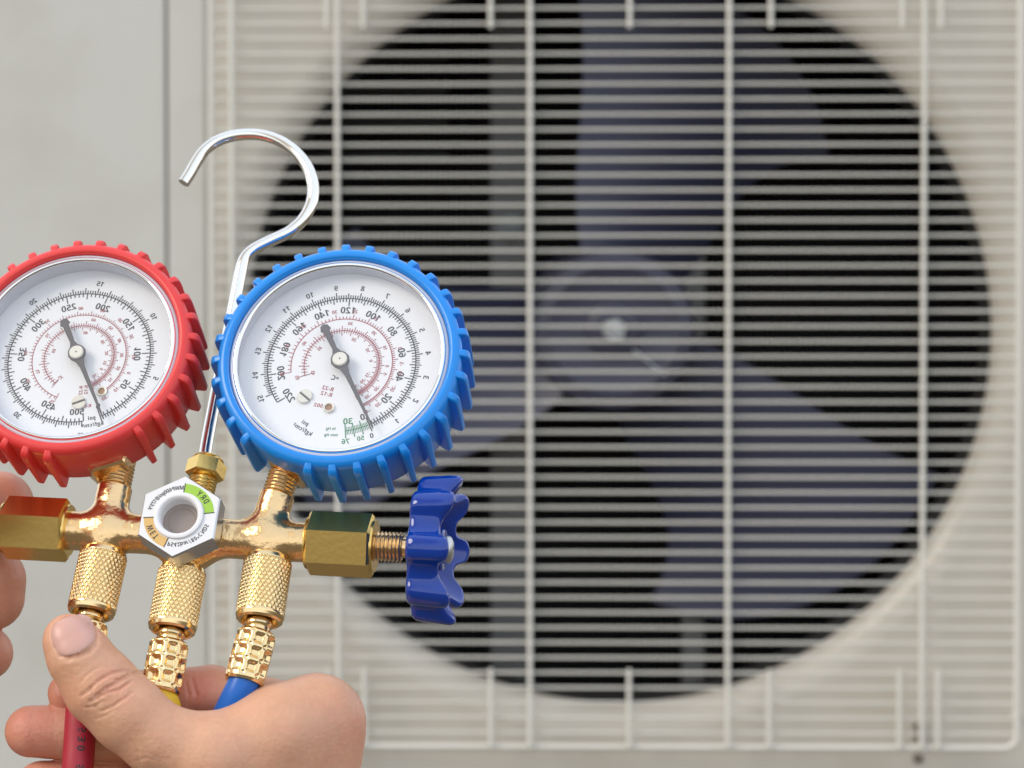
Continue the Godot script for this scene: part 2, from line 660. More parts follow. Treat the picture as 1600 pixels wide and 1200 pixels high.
	b.xf = Transform3D(Y_TO_Z, Vector3.ZERO)
	b.lathe([Vector2(2.6, zd + 3.6), Vector2(2.6, zd + 4.2), Vector2(2.3, zd + 4.5), Vector2(0.32, zd + 4.5), Vector2(0.3, zd + 4.2), Vector2(0.01, zd + 4.2)], 32)
	b.lathe([Vector2(1.0, zd), Vector2(1.0, zd + 3.1)], 16)
	obj("needle_hub", b, M.cream, g)
	b = MB.new()
	disc(b, 0.3, zd + 4.25)
	obj("pivot_pin", b, M.print_black, g)
	# slotted zero screw and the brass movement pin beside it
	var sp := Vector2(3.2, -18.4) if red else Vector2(-11.2, -13.3)
	var tilt := deg_to_rad(25.0 if red else -38.0)
	b = MB.new()
	for s in [-1, 1]:
		var p := PackedVector2Array()
		for i in 13:
			p.append(Vector2.from_angle(PI * i / 12.0) * 2.5 + Vector2(0, 0.32))
		b.xf = Transform3D(Basis(Vector3(0, 0, 1), tilt + (0.0 if s > 0 else PI)), Vector3(sp.x, sp.y, 0))
		b.prism(p, zd, zd + 1.0, 0.2)
	obj("dial_screw", b, M.cream_metal, g)
	b = MB.new()
	b.xf = Transform3D(Y_TO_Z, Vector3(sp.x, sp.y, 0))
	b.lathe([Vector2(2.4, zd + 0.45), Vector2(0.01, zd + 0.45)], 24)
	obj("screw_slot", b, M.needle, g)
	var hp := Vector2(10.9, -13.6) if red else Vector2(-2.2, -17.2)
	b = MB.new()
	b.xf = Transform3D(Y_TO_Z, Vector3(hp.x, hp.y, 0))
	b.lathe([Vector2(2.0, zd), Vector2(2.0, zd + 0.7), Vector2(1.75, zd + 0.95), Vector2(1.35, zd + 0.9), Vector2(1.3, zd + 0.3)], 28)
	obj("pin_collar", b, M.cream_metal, g)
	b = MB.new()
	disc(b, 1.4, zd + 0.35, hp, 24)
	obj("brass_pin", b, M.brass_dark, g)
	b = MB.new()
	b.xf = Transform3D(Y_TO_Z, Vector3.ZERO)
	b.lathe([Vector2(36.3, -0.75), Vector2(0.01, -0.75)], 64)
	obj("lens", b, M.glass, g)
	boot(parent, red, at)


var case_mesh: ArrayMesh
func gauge_case() -> ArrayMesh:
	if not case_mesh:
		var b := MB.new()
		b.xf = Transform3D(Y_TO_Z, Vector3.ZERO)
		# clear plastic ring, inner wall down to the dial, the case behind
		b.lathe([Vector2(38.3, -3.0), Vector2(38.3, -1.4), Vector2(38.0, -1.0), Vector2(37.2, -0.9)], 128, 50)
		b.lathe([Vector2(35.5, -1.0), Vector2(35.9, -2.0), Vector2(35.9, -9.3)], 96)
		b.lathe([Vector2(0.01, -23.6), Vector2(37.0, -23.6), Vector2(38.0, -22.0), Vector2(38.0, -3.0)], 96)
		case_mesh = b.mesh(S)
	return case_mesh


func boot(parent: Node, red: bool, at: Transform3D) -> void:
	var m: Material = M.red_rubber if red else M.blue_rubber
	var b := MB.new()
	b.xf = Transform3D(Y_TO_Z, Vector3.ZERO)
	b.lathe([Vector2(30.0, -24.2), Vector2(40.6, -24.2), Vector2(41.4, -22.8), Vector2(42.3, -10.0), Vector2(42.6, -3.2), Vector2(42.5, -0.9), Vector2(41.5, 0.2), Vector2(40.2, 0.75), Vector2(39.2, 0.7), Vector2(38.6, 0.1), Vector2(38.35, -1.2), Vector2(38.3, -3.5)], 160, 48)
	var o := obj("gauge_boot", b, m, parent, at)
	o.set_meta("label", "ribbed red rubber boot around the left gauge" if red else "ribbed blue rubber boot around the right gauge")
	# ribs: fins along the side of the boot
	var fin := MB.new()
	var side := [Vector2(41.6, 0.0), Vector2(43.4, -0.35), Vector2(44.7, -1.2), Vector2(45.3, -3.0), Vector2(45.4, -6.0), Vector2(45.2, -13.0), Vector2(44.8, -24.4), Vector2(44.3, -25.4)]
	var wide := [1.0, 1.2, 1.25, 1.25, 1.2, 1.05, 0.95, 0.9]
	var P := PackedVector3Array()
	var prof := [[-1.25, -4.2], [-1.18, -0.5], [-0.98, -0.1], [-0.5, 0.0], [0.5, 0.0], [0.98, -0.1], [1.18, -0.5], [1.25, -4.2]]
	for j in side.size():
		for e in prof:
			# sink each section along the profile's own inward direction
			var q: Vector2 = side[j]
			var inward := Vector2(-1, 0) if j > 2 else Vector2(-0.6, -0.8)
			var w: Vector2 = q - inward * e[1]
			P.append(Vector3(w.x, e[0] * wide[j], w.y))
	fin.grid(P, prof.size(), side.size(), false, func(p): return Vector3(p.x - 40.0, p.y * 3.0, p.z + 14.0))
	var endp := []
	for i in prof.size():
		endp.append(P[(side.size() - 1) * prof.size() + i])
	fin.face(endp, Vector3(0, 0, -1))
	var fm := fin.mesh(S)
	var stem_deg := 292.0 if red else 247.6
	var first := 81.7 + 5.6 if red else 89.6 + 5.6 - 1.0
	for i in 32:
		var a := first + 360.0 / 32.0 * i
		var off := absf(wrapf(a - stem_deg, -180, 180))
		if off < 14.0:
			continue
		put_mesh("rib", fm, m, o, Transform3D(Basis(Vector3(0, 0, 1), deg_to_rad(a)), Vector3.ZERO))


# ------------------------------------------------------------------ brass manifold
func thread(r: float, y0: float, y1: float, pitch: float, depth: float) -> Array:
	var p := []
	var y := y0
	p.append(Vector2(r - depth, y))
	while y + pitch <= y1 + 1e-3:
		p.append(Vector2(r - depth, y + pitch * 0.1))
		p.append(Vector2(r - depth * 0.1, y + pitch * 0.42))
		p.append(Vector2(r, y + pitch * 0.5))
		p.append(Vector2(r - depth * 0.1, y + pitch * 0.58))
		p.append(Vector2(r - depth, y + pitch * 0.9))
		y += pitch
	p.append(Vector2(r - depth, y1))
	return p


func hex_nut(r: float, len: float) -> MB:
	# hexagon along x with turned (chamfered) ends
	var b := MB.new()
	b.xf = Transform3D(Z_TO_X, Vector3.ZERO)
	b.prism(circle(r, 6, PI / 6), 0, len, 0.9)
	b.xf = Transform3D(Basis(Vector3(0, 0, 1), -PI / 2), Vector3.ZERO)
	b.lathe([Vector2(0.01, -0.5), Vector2(r * 0.8, -0.5), Vector2(r * 0.83, 0.2)], 40)
	b.lathe([Vector2(r * 0.83, len - 0.2), Vector2(r * 0.8, len + 0.6), Vector2(0.01, len + 0.6)], 40)
	return b


func knob_mesh() -> MB:
	# lobed hand wheel, axis along x, face towards +x
	var b := MB.new()
	b.xf = Transform3D(Z_TO_X, Vector3.ZERO)
	var n := 160
	var P := PackedVector3Array()
	var lobe := []
	for i in n:
		var w := cos(8.0 * (TAU * i / n - deg_to_rad(22.5)))
		lobe.append(0.5 + 0.5 * signf(w) * pow(absf(w), 0.5))
	var at := func(i: int, r: float, z: float) -> Vector3: return Vector3(cos(TAU * i / n) * r, sin(TAU * i / n) * r, z)
	# scalloped side: eight lobes that flare out and stand proud of the notches between them
	for e in [[0.0, -2.6], [0.03, -0.9], [0.10, -0.1], [0.22, 0.0], [0.4, 0.0], [0.6, 0.0], [0.78, 0.0], [0.9, -0.15], [0.97, -0.7], [1.0, -1.5], [0.99, -2.6], [0.94, -3.4]]:
		for i in n:
			var l: float = lobe[i]
			var r: float = 20.4 + 4.0 * l + (0.2 + 1.1 * l) * e[0] + e[1]
			P.append(at.call(i, r, e[0] * (10.8 + 4.2 * l)))
	# inside of the cup, floor, hub
	for e in [[16.6, 8.0], [16.2, 6.0], [15.0, 4.6], [13.0, 4.0], [8.4, 4.0], [7.6, 4.6], [7.2, 9.2], [6.6, 10.0], [0.1, 10.0]]:
		for i in n:
			P.append(at.call(i, e[0], e[1]))
	b.grid(P, n, P.size() / n, true, func(_p): return Vector3.ZERO)
	# back: closed, with a collar round the stem
	b.prism(circle(17.5, 48), 0.02, 1.0, 0.0, true, true, false)
	b.xf = Transform3D(Basis(Vector3(0, 0, 1), -PI / 2), Vector3.ZERO)
	b.lathe([Vector2(5.0, -1.6), Vector2(8.4, -1.4), Vector2(9.2, 0.3)], 32)
	return b


func knurled_nut() -> ArrayMesh:
	var b := MB.new()
	var nu := 300
	var nv := 110
	var P := PackedVector3Array()
	for j in nv:
		var y := -22.6 * j / (nv - 1)
		for i in nu:
			var a := TAU * i / nu
			var t1 := absf(fposmod(a * 30.0 / TAU + y * 0.36, 1.0) - 0.5) * 2.0
			var t2 := absf(fposmod(a * 30.0 / TAU - y * 0.36, 1.0) - 0.5) * 2.0
			var e := minf(minf(1.0, -y / 1.6), (22.6 + y) / 1.4)
			var r := 7.75 + 0.55 * minf(e, 1.0)
			var g := smoothstep(0.0, 0.12, minf(-y - 1.4, 20.6 + y) / 6.0)
			r -= g * 0.55 * (1.0 - minf(1.0, minf(t1, t2) * 1.9))
			P.append(Vector3(cos(a) * r, y, sin(a) * r))
	b.grid(P, nu, nv, true, func(p): return Vector3(p.x, 0, p.z))
	b.lathe([Vector2(7.6, 0.0), Vector2(6.9, 0.75), Vector2(5.0, 0.9)], 64)
	b.lathe([Vector2(4.0, -20.2), Vector2(6.0, -20.4), Vector2(6.25, -22.9), Vector2(7.2, -23.1), Vector2(7.9, -22.5)].map(func(q): return q), 64, 30)
	return b.mesh(S)


func ferrule() -> ArrayMesh:
	# crimped sleeve: rows of pressed pockets with ridges between
	var b := MB.new()
	var nu := 160
	var nv := 90
	var L := 18.2
	var P := PackedVector3Array()
	for j in nv:
		var f := float(j) / (nv - 1)
		var y := -L * f
		for i in nu:
			var a := TAU * i / nu
			var col := fposmod(a * 8.0 / TAU, 1.0) - 0.5
			var row := fposmod((f - 0.06) * 3.6, 1.0) - 0.5
			var inside := smoothstep(0.46, 0.14, absf(col)) * smoothstep(0.46, 0.12, absf(row))
			if f < 0.07 or f > 0.89:
				inside = 0.0
			var r := 6.6 + 0.25 * sin(f * PI) - 1.15 * inside - 0.45 * smoothstep(0.30, 0.5, absf(col)) * smoothstep(0.3, 0.5, absf(row))
			r -= 0.9 * maxf(0.0, 1.0 - f / 0.05) + 0.5 * maxf(0.0, (f - 0.95) / 0.05)
			P.append(Vector3(cos(a) * r, y, sin(a) * r))
	b.grid(P, nu, nv, true, func(p): return Vector3(p.x, 0, p.z))
	b.lathe([Vector2(5.7, 0.0), Vector2(3.0, 0.25)], 40)
	b.lathe([Vector2(4.6, -L + 0.4), Vector2(6.2, -L - 0.1)], 40)
	return b.mesh(S)


func make_hose(called: String, label: String, at: Transform3D, tube: Material, top: Vector3, nut_end: Vector3, run: Array, nm: ArrayMesh, fm: ArrayMesh) -> Node3D:
	var t := thing(called, label, "hose", at, "charging hoses screwed to the manifold")
	var axis := along(top, nut_end)
	var turned := Transform3D(Basis(axis.basis.x, -axis.basis.y, -axis.basis.z), top)      # parts are built downwards
	put_mesh("knurled_nut", nm, M.brass_bright, t, turned)
	var d := (nut_end - top).normalized()
	var b := MB.new()
	b.xf = turned
	b.lathe([Vector2(4.2, -29.0), Vector2(4.2, -25.5), Vector2(4.9, -24.6), Vector2(4.9, -23.4), Vector2(4.3, -22.8), Vector2(4.3, -12.0)], 32, 20)
	obj("swivel_stem", b, M.brass_bright, t)
	var f0 := top + d * 26.6
	var ax2 := along(f0, run[0])
	put_mesh("crimp_ferrule", fm, M.brass_bright, t, Transform3D(Basis(ax2.basis.x, -ax2.basis.y, -ax2.basis.z), f0))
	var c := Curve3D.new()
	c.bake_interval = 3.0
	var pts := [f0 + (run[0] - f0).normalized() * 12.0] + run
	for i in pts.size():
		var tan: Vector3 = (pts[mini(i + 1, pts.size() - 1)] - pts[maxi(i - 1, 0)]) / 6.0
		c.add_point(pts[i], -tan, tan)
	b = MB.new()
	b.tube(Array(c.get_baked_points()), 5.3, 28)
	obj("hose_tube", b, tube, t)
	return t


# ------------------------------------------------------------------ hands
func hand(called: String, label: String, chains: Array, folds: Array, reds: Array, cell: float, m: Material) -> Array:
	var body := Body.new()
	for ch in chains:
		var blend: float = ch[0]
		for i in range(1, ch.size() - 1):
			var p = ch[i]
			var s = ch[i + 1]
			body.bone(h(p[0], p[1], p[2]), h(s[0], s[1], s[2]), p[3], s[3], blend)
	for f in folds:
		var pts := []
		for q in f[2]:
			# follow the skin: from in front of it back to the surface
			body.pick(h(q[0], q[1], q[2]), 14.0)
			var z: float = q[2] + 8.0
			for k in 30:
				z -= clampf(body.field(h(q[0], q[1], z)) * 0.8, 0.0, 3.0)
			pts.append(h(q[0], q[1], maxf(z, q[2] - 9.0)))
		for i in pts.size() - 1:
			body.folds.append([pts[i], pts[i + 1], f[0], f[1]])
	var n := FastNoiseLite.new()
	n.seed = 7
	n.frequency = 0.09
	n.fractal_octaves = 3
	var fine := FastNoiseLite.new()
	fine.seed = 3
	fine.frequency = 0.5
	var base := Color(0.70, 0.38, 0.24)
	var red := Color(0.66, 0.235, 0.17)
	var tint := func(p: Vector3) -> Color:
		var w := 0.0
		for e in reds:
			w = maxf(w, e[1] * exp(-(p - e[0]).length_squared() / (e[2] * e[2])))
		w += 0.24 * n.get_noise_3dv(p) + 0.10 * fine.get_noise_3dv(p * 0.5)
		var c := base.lerp(red, clampf(w, 0.0, 1.0)) * (1.0 + 0.07 * fine.get_noise_3dv(p) + 0.06 * n.get_noise_3dv(p + Vector3(90, 0, 0)))
		return Color(c.r, c.g, c.b, 1)
	var b := MB.new()
	body.build(cell, b, tint)
	var t := thing(called, label, "hand", held)
	obj("skin", b, m, t)
	return [t, body]


func _ready() -> void:
	rng.seed = 11
	# ---- camera, sky, sun, exposure
	var cam := Camera3D.new()
	cam.name = "Camera"
	add_child(cam)
	cam.position = EYE
	cam.rotation_degrees.x = PITCH
	cam.fov = 16.69
	cam.near = 0.05
	cam.far = 60.0
	var lens := CameraAttributesPhysical.new()
	lens.frustum_focal_length = 81.8
	lens.exposure_aperture = 13.2
	lens.frustum_focus_distance = 0.893
	cam.attributes = lens
	cam.current = true
	var env := Environment.new()
	env.background_mode = Environment.BG_SKY
	var sm := ProceduralSkyMaterial.new()
	sm.sky_top_color = Color(0.76, 0.80, 0.86)
	sm.sky_horizon_color = Color(0.90, 0.91, 0.91)
	sm.sky_curve = 0.25
	sm.ground_horizon_color = Color(0.58, 0.55, 0.51)
	sm.ground_bottom_color = Color(0.36, 0.34, 0.31)
	sm.sun_angle_max = 40.0
	sm.sun_curve = 0.2
	var sky := Sky.new()
	sky.sky_material = sm
	env.sky = sky
	env.tonemap_mode = Environment.TONE_MAPPER_LINEAR
	env.tonemap_exposure = 1.8
	env.sdfgi_enabled = true
	env.ssao_enabled = true
	env.ssil_enabled = true
	var we := WorldEnvironment.new()
	we.name = "Surroundings"
	we.environment = env
	add_child(we)
	var sun := DirectionalLight3D.new()
	sun.name = "Sun"
	sun.light_energy = 0.32
	sun.light_angular_distance = 28.0
	sun.light_color = Color(1.0, 0.96, 0.9)
	sun.shadow_enabled = true
	add_child(sun)
	sun.look_at_from_position(Vector3(-2.3, 2.0, 1.2), Vector3.ZERO)
	held = Transform3D(Basis(Vector3(1, 0, 0), deg_to_rad(PITCH)), EYE) * Transform3D(Basis.IDENTITY, Vector3(0, 0, -0.9))
	font = SystemFont.new()
	font.font_names = PackedStringArray(["Droid Sans"])
	font.font_weight = 700
	materials()
	air_conditioner()
	manifold_set()
	hands()


func materials() -> void:
	mat("side_panel", Color(0.62, 0.61, 0.56), 0.34)
	mat("panel", Color(0.64, 0.60, 0.525), 0.30)
	var orange_peel := noise_tex(0.06, 3, 4)
	relief(M.panel, orange_peel, 0.02, 3.0)
	relief(M.side_panel, orange_peel, 0.02, 3.0)
	var wear := ramp2(Color(0.965, 0.96, 0.95), Color(1, 1, 1))
	wear.set_offset(1, 0.55)
	M.panel.albedo_texture = noise_tex(0.006, 5, 17, FastNoiseLite.TYPE_SIMPLEX_SMOOTH, wear, 512)
	M.side_panel.albedo_texture = M.panel.albedo_texture
	mat("guard_wire", Color(0.76, 0.745, 0.68), 0.38)
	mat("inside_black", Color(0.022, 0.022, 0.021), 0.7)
	mat("coil", Color(0.035, 0.036, 0.034), 0.55)
	mat("coil_tube", Color(0.16, 0.17, 0.17), 0.4, 0.6)
	mat("bracket", Color(0.15, 0.15, 0.145), 0.5)
	mat("blade", Color(0.058, 0.062, 0.108), 0.40)
	mat("motor", Color(0.055, 0.056, 0.092), 0.40)
	mat("zinc", Color(0.55, 0.57, 0.58), 0.35, 1.0)
	mat("screw_dark", Color(0.22, 0.19, 0.16), 0.5, 0.7)
	mat("dial", Color(0.80, 0.81, 0.84), 0.45)
	mat("print_black", Color(0.035, 0.038, 0.045), 0.6)
	mat("print_red", Color(0.36, 0.085, 0.105), 0.6)
	mat("print_green", Color(0.03, 0.21, 0.085), 0.6)
	mat("needle", Color(0.105, 0.10, 0.11), 0.35, 0.2)
	mat("cream", Color(0.78, 0.76, 0.68), 0.35)
	mat("cream_metal", Color(0.80, 0.78, 0.70), 0.25, 0.5)
	mat("lens_ring", Color(0.60, 0.62, 0.70), 0.12, 0.0)
	mat("chrome", Color(0.90, 0.90, 0.90), 0.07, 1.0)
	mat("steel", Color(0.90, 0.87, 0.82), 0.09, 1.0)
	mat("red_rubber", Color(0.78, 0.048, 0.046), 0.36)
	mat("blue_rubber", Color(0.006, 0.25, 0.78), 0.28)
	mat("knob_blue", Color(0.001, 0.036, 0.30), 0.13)
	mat("knob_red", Color(0.50, 0.02, 0.02), 0.16)
	for q in ["knob_blue", "knob_red"]:
		M[q].clearcoat_enabled = true
		M[q].clearcoat = 0.3
		M[q].clearcoat_roughness = 0.08
	var grain := noise_tex(0.05, 4, 9)
	relief(M.red_rubber, grain, 0.03, 60.0)
	relief(M.blue_rubber, grain, 0.02, 60.0)
	mat("brass", Color(0.86, 0.60, 0.31), 0.24, 1.0)
	mat("brass_bright", Color(0.90, 0.68, 0.36), 0.20, 1.0)
	mat("brass_hex", Color(0.84, 0.59, 0.19), 0.27, 1.0)
	mat("brass_dark", Color(0.34, 0.20, 0.11), 0.5, 0.4)
	var cast := noise_tex(0.035, 4, 21)
	relief(M.brass, cast, 0.2, 30.0)
	relief(M.brass_hex, noise_tex(0.06, 3, 5), 0.025, 30.0)
	mat("silver", Color(0.60, 0.60, 0.62), 0.28, 1.0)
	mat("label_white", Color(0.80, 0.80, 0.82), 0.4)
	mat("label_green", Color(0.34, 0.58, 0.06), 0.45)
	mat("label_orange", Color(0.72, 0.46, 0.16), 0.45)
	mat("sight_back", Color(0.27, 0.215, 0.19), 0.5)
	mat("hose_red", Color(0.42, 0.018, 0.04), 0.42)
	mat("hose_yellow", Color(0.80, 0.52, 0.02), 0.4)
	mat("hose_blue", Color(0.005, 0.125, 0.53), 0.35)
	var glass := mat("glass", Color(1, 1, 1), 0.02)
	glass.transparency = BaseMaterial3D.TRANSPARENCY_ALPHA
	glass.albedo_color = Color(1, 1, 1, 0.04)
	var skin := mat("skin", Color(1, 1, 1), 0.46)
	skin.vertex_color_use_as_albedo = true
	skin.subsurf_scatter_enabled = true
	skin.subsurf_scatter_strength = 0.12
	relief(skin, noise_tex(0.055, 4, 31, FastNoiseLite.TYPE_CELLULAR), 0.16, 42.0)
	var nail := mat("nail", Color(0.66, 0.375, 0.31), 0.36)
	nail.subsurf_scatter_enabled = true
	nail.subsurf_scatter_strength = 0.08


# ------------------------------------------------------------------ the outdoor unit behind
func ring_panel(b: MB, r: float, lo: Vector2, hi: Vector2, z: float) -> void:
	# a sheet with a round hole: strips from the circle out to the rectangle
	var angles := []
	for i in 180:
		angles.append(TAU * i / 180.0)
	for q in [lo, Vector2(hi.x, lo.y), hi, Vector2(lo.x, hi.y)]:
		angles.append(fposmod(q.angle(), TAU))
	angles.sort()
	var edge := func(a: float) -> Vector3:
		var u := Vector2.from_angle(a)
		var t := 1e9
		if absf(u.x) > 1e-6:
			t = minf(t, (hi.x if u.x > 0 else lo.x) / u.x)
		if absf(u.y) > 1e-6:
			t = minf(t, (hi.y if u.y > 0 else lo.y) / u.y)
		return Vector3(u.x * t, u.y * t, z)
	for i in angles.size():
		var a: float = angles[i]
		var c: float = angles[(i + 1) % angles.size()]
		b.face([Vector3(cos(a) * r, sin(a) * r, z), edge.call(a), edge.call(c), Vector3(cos(c) * r, sin(c) * r, z)], Vector3(0, 0, 1))


func air_conditioner() -> void:
	var centre := held * (h(975, 517, -810) * S)
	var t := thing("air_conditioner", "beige outdoor air conditioner unit with a large round fan behind a wire guard", "air conditioner", Transform3D(Basis(Vector3.UP, deg_to_rad(-1.1)), centre))
	var zp := -13.0            # the front sheet, behind the guard's wires
	var R := 247.0
	var b := MB.new()
	b.xf = Transform3D(Basis.IDENTITY, Vector3(-3, -1, 0))
	ring_panel(b, R + 20, Vector2(-273, -344), Vector2(315, 321), zp)
	b.xf = Transform3D(Y_TO_Z, Vector3(-3, -1, zp))
	var mouth := []
	for i in 9:
		var a := PI / 2 * i / 8.0
		mouth.append(Vector2(R + 20 - 20 * sin(a), -18 + 18 * cos(a)))
	mouth.reverse()
	b.lathe(mouth, 160, 40)
	obj("front_panel", b, M.panel, t)
	# case behind it
	b = MB.new()
	b.box(Vector3(-276, 317, -380), Vector3(312, 320, zp - 0.5))
	b.box(Vector3(309, -345, -380), Vector3(312, 316.5, zp - 0.5))
	b.box(Vector3(-500, -348, -380), Vector3(312, -345.5, zp - 0.5))
	b.box(Vector3(-503, -345, -380), Vector3(-500.5, 320, zp + 3))
	b.box(Vector3(-500, 317, -380), Vector3(-276.5, 320, zp - 0.5))
	obj("cabinet", b, M.panel, t)
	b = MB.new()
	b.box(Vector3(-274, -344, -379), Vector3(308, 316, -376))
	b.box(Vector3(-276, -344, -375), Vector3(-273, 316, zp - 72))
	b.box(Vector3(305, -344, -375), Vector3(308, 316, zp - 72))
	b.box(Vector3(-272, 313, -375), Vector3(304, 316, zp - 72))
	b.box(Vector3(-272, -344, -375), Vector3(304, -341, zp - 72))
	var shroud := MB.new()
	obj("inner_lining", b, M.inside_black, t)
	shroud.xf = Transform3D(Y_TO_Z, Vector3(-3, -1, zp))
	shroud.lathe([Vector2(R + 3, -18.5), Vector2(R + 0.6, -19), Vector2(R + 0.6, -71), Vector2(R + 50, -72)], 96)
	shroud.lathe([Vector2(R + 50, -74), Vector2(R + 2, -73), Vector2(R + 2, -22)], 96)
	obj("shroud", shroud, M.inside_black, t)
	b = MB.new()
	b.box(Vector3(-299.8, -345, zp - 8), Vector3(-275.2, 320, zp + 3.0), 0.9)
	obj("corner_post", b, M.side_panel, t)
	b = MB.new()
	b.box(Vector3(-500, -345, zp - 6), Vector3(-301.6, 320, zp + 3.2), 0.9)
	obj("service_panel", b, M.side_panel, t)
	b = MB.new()
	b.box(Vector3(-303, -345, zp - 9), Vector3(-298, 320, zp - 2))
	obj("seam_backing", b, M.bracket, t)
	# ---- wire guard
	var x0 := -270.0
	var x1 := 257.0
	var y0 := -273.0
	var y1 := 252.0
	b = MB.new()
	var loop := []
	for q in [[x1, y1, 0], [x0, y1, 90], [x0, y0, 180], [x1, y0, 270]]:
		for i in 5:
			var a := deg_to_rad(q[2] + 22.5 * i)
			var cx: float = q[0] + (-8 if q[0] > 0 else 8)
			var cy: float = q[1] + (-8 if q[1] > 0 else 8)
			loop.append(Vector3(cx + 8 * cos(a), cy + 8 * sin(a), 0))
	loop.append(loop[0])
	b.tube(loop, 1.9, 10, false)
	var guard := obj("fan_guard", b, M.guard_wire, t)
	b = MB.new()
	b.tube([Vector3(x0, 0, 0), Vector3(x1, 0, 0)], 0.9, 10)
	var wire := b.mesh(S)
	var y := y0 + 9.4
	while y < y1 - 3:
		put_mesh("guard_wire", wire, M.guard_wire, guard, Transform3D(Basis.IDENTITY, Vector3(0, y, 0)))
		y += 9.87
	b = MB.new()
	b.tube([Vector3(0, y0, 3.4), Vector3(0, y1, 3.4)], 1.65, 10)
	var upright := b.mesh(S)
	for x in [-256.0, -187.0, -61.3, 68.0, 194.5]:
		put_mesh("guard_upright", upright, M.guard_wire, guard, Transform3D(Basis.IDENTITY, Vector3(x, 0, 0)))
	b = MB.new()
	b.tube([Vector3(0, 0, 3.2), Vector3(0, 52, 3.2)], 1.5, 8)
	var stub := b.mesh(S)
	for x in [-194.0, -170.0, -87.0, 3.5, 95.0, 180.0, 205.0]:
		put_mesh("guard_stub", stub, M.guard_wire, guard, Transform3D(Basis.IDENTITY, Vector3(x, y0, 0)))
		put_mesh("guard_stub", stub, M.guard_wire, guard, Transform3D(Basis.IDENTITY, Vector3(x, y1 - 55, 0)))
	# legs that stand the guard off the sheet
	b = MB.new()
	b.tube([Vector3(0, 0, 0), Vector3(0, 0, zp)], 2.0, 8)
	var leg := b.mesh(S)
	for q in [[x0, y0 + 20], [x0, y1 - 20], [x1, y0 + 20], [x1, y1 - 20]]:
		put_mesh("guard_leg", leg, M.guard_wire, guard, Transform3D(Basis.IDENTITY, Vector3(q[0], q[1], 0)))
	b = MB.new()
	b.xf = Transform3D(Y_TO_Z, Vector3(194.5, -282, zp))
	b.lathe([Vector2(3.4, 0), Vector2(3.2, 1.3), Vector2(2.0, 2.1), Vector2(0.01, 2.2)], 20, 50)
	obj("panel_screw", b, M.screw_dark, t)
	b = MB.new()
	b.box(Vector3(192, -270, zp), Vector3(197, -258, zp + 5), 0.8)
	obj("guard_clip", b, M.screw_dark, t)
	# ---- fan
	b = MB.new()
	b.xf = Transform3D(Y_TO_Z, Vector3(-5, 0, 0))
	b.lathe([Vector2(56, -150), Vector2(56, -82), Vector2(53, -76), Vector2(44, -73), Vector2(42, -74.5), Vector2(20, -74.5), Vector2(18, -72), Vector2(12, -70), Vector2(0.01, -70)], 64, 40)
	var fan := obj("fan", b, M.motor, t)
	for i in 3:
		var P := PackedVector3Array()
		var nu := 26
		var nv := 22
		for j in nv:
			var v := float(j) / (nv - 1)
			for k in nu:
				var u := float(k) / (nu - 1)
				var r := lerpf(50, 244, v)
				# leading edge runs to the rim, trailing corner is rounded away
				r -= (r - 50) * 0.24 * pow(maxf(0, 1 - u * 1.25), 2.0)
				var a := deg_to_rad(lerpf(-90.0 + 16.0 * sin(v * 2.6), -24.0 + 18.0 * (1 - v) - 6.0 * sin(v * PI), u) + 120.0 * i)
				var z := lerpf(-165, -84, u) + 10.0 * sin(u * PI) - 6.0 * v
				P.append(Vector3(cos(a) * r - 5, sin(a) * r, z))
		var bl := MB.new()
		bl.grid(P, nu, nv, false, func(_p): return Vector3(0, 0, 1))
		var Q := PackedVector3Array()
		for p in P:
			Q.append(p - Vector3(0, 0, 2.2))
		bl.grid(Q, nu, nv, false, func(_p): return Vector3(0, 0, -1))
		obj("fan_blade", bl, M.blade, fan)
	b = MB.new()
	b.xf = Transform3D(Basis.IDENTITY, Vector3(-5, 0, -70))
	b.prism(circle(8.6, 6, 0.3), 0, 7, 0.8)
	b.xf = Transform3D(Y_TO_Z, Vector3(-5, 0, -70))
	b.lathe([Vector2(4.0, 7), Vector2(4.0, 12), Vector2(3.2, 13), Vector2(0.01, 13)], 20)
	obj("fan_nut", b, M.zinc, fan)
	b = MB.new()
	b.tube([Vector3(6, -12, -73.6), Vector3(30, -31, -73.6)], 1.0, 8)
	obj("hub_scratch", b, M.zinc, fan)
	# ---- motor on two upright brackets, and the coil at the back
	b = MB.new()
	b.xf = Transform3D(Y_TO_Z, Vector3(-10, 0, 0))
	b.lathe([Vector2(0.01, -280), Vector2(60, -280), Vector2(64, -270), Vector2(64, -180), Vector2(58, -170), Vector2(20, -168), Vector2(0.01, -160)], 64, 40)
	obj("fan_motor", b, M.motor, t)
	for e in [[-92.0, -64.0, -77.0], [46.0, 62.0, 48.0]]:
		b = MB.new()
		b.box(Vector3(e[0], -340, -172), Vector3(e[1], 312, -168), 0.8)
		var br := obj("motor_bracket", b, M.bracket, t)
		b = MB.new()
		b.xf = Transform3D(Y_TO_Z, Vector3(e[2], 72, -168))
		b.lathe([Vector2(10, 0), Vector2(10, 1.5), Vector2(6.5, 2), Vector2(6.0, 7), Vector2(0.01, 7.5)], 24)
		obj("bracket_bolt", b, M.coil_tube, br)
	b = MB.new()
	for i in 130:
		var x := -268.0 + i * 4.4
		b.box(Vector3(x, -335, -372), Vector3(x + 1.4, 308, -346))
	obj("coil_fins", b, M.coil, t).set_meta("kind", "stuff")
	for i in 12:
		b = MB.new()
		var yy := 290.0 - i * 26.0
		b.tube([Vector3(-262, yy, -340), Vector3(-130, yy, -340)], 4.2, 10)
		obj("coil_tube", b, M.coil_tube if i < 7 else M.coil, t)


